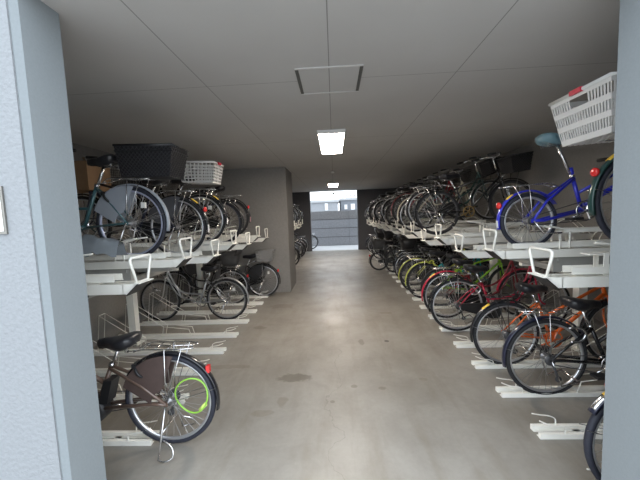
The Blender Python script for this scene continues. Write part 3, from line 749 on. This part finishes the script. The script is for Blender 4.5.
def green_lock(t, R):
    b = MB(); c = Vector((-0.175, 0.04, R + 0.05))
    b.tube([c + Vector((0.115 * math.cos(a), 0.012 * math.sin(2 * a), 0.125 * math.sin(a))) for a in [2 * PI * k / 26 for k in range(26)]], 0.006, 7, True)
    o = obj('cable_lock', b, mat('lime_cable', (0.27, 0.55, 0.07), 0.35), t, label='lime green cable lock looped through the rear wheel')
    b = MB(); b.tube([c + Vector((-0.10, 0, -0.06)), c + Vector((-0.055, 0, -0.105))], 0.014, 8); obj('lock_barrel', b, mat('yellow_green_lock', (0.65, 0.8, 0.2), 0.4), o)
def battery(t, R):
    b = MB(); b.hexa([(0.44, -0.045, 0.33), (0.50, -0.045, 0.33), (0.45, -0.045, 0.50), (0.39, -0.045, 0.50)], [(0.44, 0.045, 0.33), (0.50, 0.045, 0.33), (0.45, 0.045, 0.50), (0.39, 0.045, 0.50)])
    obj('battery', b, BLACK, t)
    b = MB(); b.revolve([(0.001, -0.07), (0.075, -0.07), (0.088, -0.05), (0.088, 0.04), (0.07, 0.06), (0.001, 0.06)], (0.55, 0, 0.27), n=22); obj('motor', b, BLACK, t)
def derailleur(t, R):
    b = MB(); b.revolve([(0.012, -0.07), (0.03, -0.066), (0.045, -0.056), (0.045, -0.052), (0.012, -0.05)], (0, 0, R), n=20)
    b.tube([(0.0, -0.07, R - 0.02), (0.02, -0.085, R - 0.07), (0.05, -0.08, R - 0.15)], 0.009, 6); b.revolve([(0.001, -0.083), (0.025, -0.083), (0.025, -0.075), (0.001, -0.075)], (0.05, 0, R - 0.15), n=12)
    obj('derailleur', b, DARKGREY, t)
def wheel_reflector(t, R):
    b = MB(); b.box((-0.12, 0.0, R + 0.16), (0.035, 0.03, 0.05)); obj('wheel_reflector', b, WHITE_P, t, label='white reflector between the spokes')
def carton(t, R): pass
def amber(t, R):
    b = MB(); arc_strip(b, R + 0.018, 0.02, q2(118), q2(132), 5); obj('amber_sticker', b, AMBER, t, (0, 0, R), label='amber sticker on the fender')
def silver_lock(t, R):
    b = MB(); c = Vector((0.19, 0.0, R + 0.22))
    b.tube(smooth([c + Vector((-0.05, -0.05, 0.05)), c + Vector((0.03, -0.07, 0.055)), c + Vector((0.08, -0.06, 0.0)), c + Vector((0.04, -0.06, -0.06)), c + Vector((-0.03, -0.055, -0.065))], 4), 0.011, 7)
    obj('ring_lock', b, CHROME, t)
def red_tail(t, R):
    b = MB(); b.box((-(R + 0.03) * 0.80, 0, R + (R + 0.03) * 0.62), (0.022, 0.035, 0.05)); obj('tail_lamp', b, RED_LENS, t)

# --- left lower row
def on_rail(y, side, label, bl, p, x, tilt=0.0, z=0.008, group=None):
    return bicycle(bl, (side * x, y, z), side, p, tilt, group)
LEFT_RAILS = [2.10, 2.59, 3.08, 3.57, 4.06, 4.60, 5.10, 5.58, 6.06]
for y, lb in zip(LEFT_RAILS, ['white floor rail under the brown bicycle nearest the left wall end', 'empty white floor rail just behind the brown bicycle', 'second empty white floor rail behind the brown bicycle, left side',
                              'long empty white floor rail level with the first rack post, left side', 'empty white floor rail in front of the silver bicycle', 'white floor rail holding the silver bicycle',
                              'empty white floor rail right behind the silver bicycle', 'white floor rail between silver bicycle and child seat bicycle', 'white floor rail nearest the grey wall block']):
    floor_rail(y, -1, lb)
bicycle('brown bicycle with lime green cable lock and brown skirt guard on left floor rail', (-1.215, 2.06, 0.008), -1,
        dict(R=0.333, ox=0.11, WB=1.14, frame=P_BROWN, guard=BROWNSK, fmat=BLACK_PAINT, tyre=RUBBER_BLUE, stand='side', lock='ring', chain=None, sadz=0.775, kind='straight', extra=[green_lock, battery, derailleur, red_tail], refl=False, tip=False, fb='wire', lockm=BLACK, forkm=CHROME))
bicycle('silver loop-frame bicycle with dark front basket on left floor rail', (-1.74, 4.72, 0.008), -1,
        dict(frame=P_SIL, fmat=P_SIL, kind='loop', fb='woven', tip=False, guard=None, lock='ring', extra=[wheel_reflector], rack=False, refl=False, chain=None, rim=mat('dull_rim', (0.30, 0.30, 0.30), 0.45, 0.5)), tilt=q2(0.5))
bicycle('black bicycle under dark saddle cover parked between silver bicycle and wall block', (-1.95, 5.58, 0.008), -1, dict(child=GREYCL, fb='woven', guard=None, tip=False))
bicycle('black bicycle with grey rear basket next to the grey wall block', (-1.47, 6.06, 0.008), -1,
        dict(rb=('slot', 0.34, 0.30, 0.28, 0.26, 0.20), rbm=mat('grey_plastic_basket', (0.25, 0.25, 0.25), 0.6), rbx=-0.08, guard=BLACK, fb='woven', tip=False, extra=[wheel_reflector]))

# --- left upper row
LU = [(2.04, LZL), (2.70, LZH), (3.36, LZL), (4.01, LZH), (4.67, LZL), (5.32, LZH), (5.97, LZL)]
LUL = ['empty upper left tray nearest the camera', 'upper left tray holding the teal bicycle with the black basket', 'upper left tray holding the dark bicycle with the charcoal skirt guard',
       'upper left tray holding the bicycle with the white basket', 'upper left tray under the black bicycle with the black fender', 'upper left tray under the bicycle with the faded pink fender',
       'empty upper left tray right against the grey wall block']
for (y, z), lb in zip(LU, LUL): tray(y, -1, z, lb, lift=0.045)
TB = 0.092; TBL = 0.047   # wheels stand this far above the tray origin
TT = q2(3.0)
bicycle('teal bicycle with long black rear basket and pale grey skirt guard on upper left tray', (-1.83, 2.70, LZH + TBL), -1,
        dict(frame=P_TEAL, rim=RIMBLUE, R=0.325, tyre=RUBBER_BLUE, fmat=GREYSK, guard=GREYSK, rb=('woven', 0.50, 0.28, 0.42, 0.24, 0.255), rbm=mat('black_woven_plastic', (0.012, 0.012, 0.015), 0.45), rbx=-0.225, rbz=0.0, sadz=0.88, fb='wire', tip=False, refl=False, extra=[wheel_reflector], lock='ring', chain=None, bar='swept'), tilt=q2(2))
bicycle('dark bicycle with charcoal skirt guard and white fender tip on upper left tray', (-1.76, 3.36, LZL + TBL), -1,
        dict(frame=P_NAVY, guard=mat('charcoal_guard', (0.10, 0.10, 0.11), 0.6), fmat=BLACK_PAINT, kind='diamond', fb='wire', extra=[amber]), tilt=TT)
bicycle('bicycle with white slotted plastic rear basket on upper left tray', (-1.77, 4.01, LZH + TBL), -1,
        dict(frame=BLACK_PAINT, rb=('net', 0.46, 0.32, 0.40, 0.27, 0.25), rbm=WHITE_P, rbx=-0.02, rbz=0.07, clip=True, extra=[wheel_reflector, amber], fb='wire', refl=False), tilt=TT)
bicycle('black bicycle with wide black fender on upper left tray behind the white basket', (-1.76, 4.67, LZL + TBL), -1, dict(R=0.34, tip=False, fb='woven', rim=P_NAVY, refl=False), tilt=TT)
bicycle('black bicycle with faded pink fender end, last bicycle on upper left trays', (-1.82, 5.32, LZH + TBL), -1, dict(fmat=BLACK_PAINT, tipm=P_PINK, fb='wire', rim=DARKGREY), tilt=TT)
# plastic sheet crumpled over the first left tray
def sheet():
    b = MB(); nx, ny = 22, 10; vs = []; rnd = random.Random(3)
    for i in range(nx + 1):
        for j in range(ny + 1):
            u, v = i / nx, j / ny
            x = -0.75 * u; y = -0.09 + 0.15 * v
            hgt = 0.13 + 0.12 * math.exp(-((u - 0.35) / 0.25) ** 2) * (1 - abs(2 * v - 1) * .5) + 0.02 * rnd.uniform(-1, 1) + 0.03 * math.sin(9 * u + 4 * v)
            hgt -= 0.12 * abs(2 * v - 1) ** 3
            vs.append((x, y, max(hgt, 0.045)))
    n0 = len(vs); vs += [(p[0], p[1], p[2] - 0.003) for p in vs]
    fs = []
    for i in range(nx):
        for j in range(ny):
            a = i * (ny + 1) + j; fs.append((a, a + 1, a + ny + 2, a + ny + 1)); fs.append((n0 + a + ny + 1, n0 + a + ny + 2, n0 + a + 1, n0 + a))
    b.add(vs, fs, True)
    return b
o = obj('plastic_sheet', sheet(), mat('grey_polythene', (0.33, 0.37, 0.41), 0.35, var=0.08), None, (-1.84, 2.585, LZH + 0.05)); tag(o, 'crumpled grey plastic sheet on the tray of the teal bicycle', 'plastic sheet')
# brown carton at the wall, on the frame behind the teal bicycle
t = thing('cardboard_box', 'brown cardboard box by the left wall behind the teal bicycle saddle', 'box', (-2.80, 3.36, LZL + 0.24 + 0.57))
obj('carton', bx((-0.22, -0.17, 0), (0.22, 0.17, 0.30)), mat('brown_cardboard', (0.33, 0.20, 0.11), 0.8, var=0.1), t)
obj('flap', bx((-0.22, -0.172, 0.30), (0.22, -0.005, 0.304)), mat('brown_cardboard', (0.33, 0.20, 0.11)), t)

# --- right lower row
RIGHT_RAILS = [1.66, 2.15, 2.64, 3.13, 3.62, 4.13, 4.62, 5.11, 5.60, 6.09, 6.58, 7.07, 7.56, 8.05, 8.54, 9.03, 9.52, 10.01, 10.5, 10.99, 11.48, 11.97, 12.46]
RL = {0: 'white floor rail under the bicycle half hidden by the right wall end', 1: 'empty white floor rail nearest the camera on the right', 2: 'white floor rail under the dark green bicycle', 3: 'white floor rail under the orange bicycle',
      4: 'empty white floor rail between the orange and the crimson bicycle', 5: 'white floor rail under the crimson bicycle', 6: 'white floor rail under the red-fendered bicycle', 7: 'white floor rail under the lime green bicycle', 8: 'white floor rail under the yellow-green fendered bicycle'}
for i, y in enumerate(RIGHT_RAILS):
    floor_rail(y, 1, RL.get(i, 'white floor rail on the right, %s from the far end' % ORD[min(15, 22 - i)]))
bicycle('bicycle with silver-tipped fender and red reflector cut off by the right wall end', (1.63, 1.62, 0.008), 1, dict(tyre=RUBBER_BLUE, fender='s', R=0.335, extra=[amber], tipm=CHROME, frame=P_NAVY, fb='wire'))
bicycle('dark bicycle with silver rims and black saddle beside the empty near right rail', (1.745, 2.60, 0.008), 1, dict(R=0.335, ox=0.05, frame=BLACK_PAINT, fmat=P_NAVY, kind='straight', sadz=0.80, extra=[silver_lock, derailleur], refl=False, chain=None, tip=False, fb='wire', guard=None))
bicycle('orange framed bicycle with black rear fender on right floor rail', (1.70, 3.13, 0.008), 1, dict(R=0.33, frame=P_ORANGE, fmat=BLACK_PAINT, kind='straight', chain=None, chainm=P_ORANGE, sadz=0.80, extra=[derailleur, amber], rack=True, rackm=BLACK, fb=None, bar='flat', refl=False, tip=False))
bicycle('crimson framed bicycle with black chain case and chrome rims on right floor rail', (1.575, 4.05, 0.012), 1, dict(R=0.352, refl=False, frame=P_RED, fmat=BLACK_PAINT, kind='loop', chain=BLACK, extra=[silver_lock, derailleur], fb='woven', tip=False))
bicycle('bicycle with glossy red rear fender half hidden behind the crimson bicycle', (1.62, 4.56, 0.012), 1, dict(R=0.345, refl=False, frame=P_WINE, fmat=P_RED, tip=False, extra=[amber], fb='wire'))
bicycle('lime green framed bicycle with thin black tyres on right floor rail', (1.72, 5.11, 0.012), 1, dict(frame=P_LIME, kind='diamond', fmat=P_NAVY, fender=None, rack=False, fb=None, chain=None, bar='flat', refl=False, rim=DARKGREY, chm=P_CYAN))
bicycle('turquoise bicycle with yellow-green fender on right floor rail', (1.60, 5.60, 0.012), 1, dict(frame=P_CYAN, fmat=P_YEL, refl=False, tip=False, fb='wire', rim=DARKGREY))
bicycle('pale yellow-green bicycle behind the turquoise one on right floor rail', (1.58, 6.09, 0.012), 1, dict(frame=P_YEL, fmat=P_YEL, refl=False, tip=False, fb='wire', rim=DARKGREY))
rnd = random.Random(11)
for i, y in enumerate(RIGHT_RAILS[10:]):
    if abs(y - 8.54) < 0.1:
        bicycle('black bicycle with rear child seat sticking out farthest into the aisle on the right', (1.20, y, 0.008), 1, dict(R=0.26, child=GREYCL, fb='woven', rack=True, tip=False, rim=DARKGREY, sadz=0.78, cover=True))
        continue
    bicycle('dark bicycle on the %s floor rail from the far end, right side' % ORD[12 - i], (1.64 + rnd.uniform(-0.08, 0.12), y, 0.012), 1,
            dict(fb=rnd.choice(['wire', 'woven']), fmat=rnd.choice([BLACK_PAINT, P_NAVY, BLACK_PAINT]), rim=rnd.choice([DARKGREY, ALU, DARKGREY]), child=rnd.choice([None, BLACK, None]), tip=rnd.random() < .3, refl=rnd.random() < .1),
            group='far right floor bicycles')

# --- right upper row
RU = [2.06 + 0.66 * k for k in range(17)]
for k, y in enumerate(RU):
    nm = {0: 'upper right tray nearest the camera, under the bicycle with the white basket', 1: 'upper right tray holding the royal blue small-wheeled bicycle', 2: 'empty upper right tray right behind the blue bicycle',
          3: 'empty upper right tray in front of the tall black bicycle with brass chainring', 4: 'upper right tray holding the tall black bicycle with brass chainring', 5: 'upper right tray holding the bicycle with the chrome rear fender', 6: 'upper right tray holding the bicycle with pale cream fender', 7: 'upper right tray holding the wine red bicycle'}.get(k, 'upper right tray, %s from the far end of the row' % ORD[min(15, 16 - k)])
    tray(y, 1, ZL if k % 2 == 0 else ZH, nm, lift={0: 0.18, 1: 0.044}.get(k, 0.09))
zt = lambda k: (ZL if k % 2 == 0 else ZH) + TB
bicycle('dark green bicycle with large white slotted rear basket high on the near right tray', (2.0, RU[0], ZL + 0.182), 1,
        dict(frame=P_GREEN, fmat=P_GREEN, tyre=RUBBER_BLUE, rb=('slot', 0.42, 0.48, 0.34, 0.38, 0.30), rbm=WHITE_P, rbx=-0.205, rbz=0.0, clip=True, extra=[amber], fb='wire', tip=False), tilt=TT)
bicycle('royal blue small-wheeled bicycle with grey-blue saddle on upper right tray', (1.665, RU[1], ZH + 0.045), 1,
        dict(R=0.237, WB=1.0, kind='mini', frame=P_BLUE, fmat=P_BLUE, tyre=RUBBER_BLUE, saddle=SEAT_BLUE, sadz=0.90, fb=None, bar='flat', chain=None, extra=[amber], guard=None, tip=True), tilt=TT)
bicycle('tall black bicycle with brass chainring and black front basket on upper right tray', (1.57, RU[4], zt(4) + 0.03), 1, dict(frame=BLACK_PAINT, kind='diamond', chainm=GOLD, chain=None, chm=BLACK, fb='woven', tip=False, rim=DARKGREY, refl=False), tilt=q2(6))
bicycle('black bicycle with chrome rear fender on upper right tray behind the brass chainring', (1.60, RU[5], zt(5)), 1, dict(frame=P_GREEN, fmat=CHROME, fb='woven', tip=True, chain=BLACK, refl=False), tilt=q2(6))
bicycle('bicycle with pale cream fender among the upper right bicycles', (1.60, RU[6], zt(6)), 1, dict(frame=P_CREAM, fmat=P_CREAM, fb='wire', tip=True, refl=False), tilt=q2(6))
bicycle('wine red bicycle on upper right tray behind the cream-fendered one', (1.60, RU[7], zt(7)), 1, dict(frame=P_WINE, fmat=P_WINE, fb='wire', tip=True, refl=False, rim=DARKGREY), tilt=q2(6))
for k in range(8, 17):
    bicycle('dark bicycle on the %s tray from the far end of the right upper tier' % ORD[16 - k], (1.60 + rnd.uniform(-0.05, 0.08), RU[k], zt(k)), 1,
            dict(fb=rnd.choice(['wire', 'woven']), frame=rnd.choice([BLACK_PAINT, P_NAVY, P_BROWN]), fmat=rnd.choice([BLACK_PAINT, P_SIL, BLACK_PAINT]), tip=rnd.random() < .5, refl=False, rim=rnd.choice([ALU, DARKGREY])),
            tilt=q2(6), group='far right upper bicycles')

# --- far left rack beyond the wall block
for k in range(6):
    y = 9.6 + 0.66 * k
    tray(y, -1, ZL if k % 2 == 0 else ZH, 'upper tray beyond the grey wall block, %s from the far wall' % ORD[5 - k])
    if k > 0:
        bicycle('dark upper bicycle beyond the grey wall block, %s from the far wall' % ORD[5 - k], (-1.68 + rnd.uniform(-0.05, 0.05), y, (ZL if k % 2 == 0 else ZH) + TB), -1,
                dict(fb=rnd.choice(['wire', 'woven']), frame=rnd.choice([BLACK_PAINT, P_NAVY]), tip=rnd.random() < .5, refl=False), tilt=TT, group='upper bicycles beyond the wall block')
for k in range(8):
    y = 9.5 + 0.49 * k
    floor_rail(y, -1, 'floor rail beyond the grey wall block, %s from the far wall' % ORD[7 - k])
    bicycle('dark floor-row bicycle beyond the grey wall block, %s from the far wall' % ORD[7 - k], (-1.50 + rnd.uniform(-0.08, 0.08), y, 0.012), -1,
            dict(fb=rnd.choice(['wire', 'woven']), frame=rnd.choice([BLACK_PAINT, P_NAVY]), tip=rnd.random() < .5, refl=False, rim=rnd.choice([ALU, DARKGREY])), group='floor bicycles beyond the wall block')
bicycle('black bicycle standing outside the far opening on the left', (-1.12, 14.45, 0.0), -1, dict(R=0.33, fb=None, tip=False, refl=False, rim=DARKGREY, stand='down'))
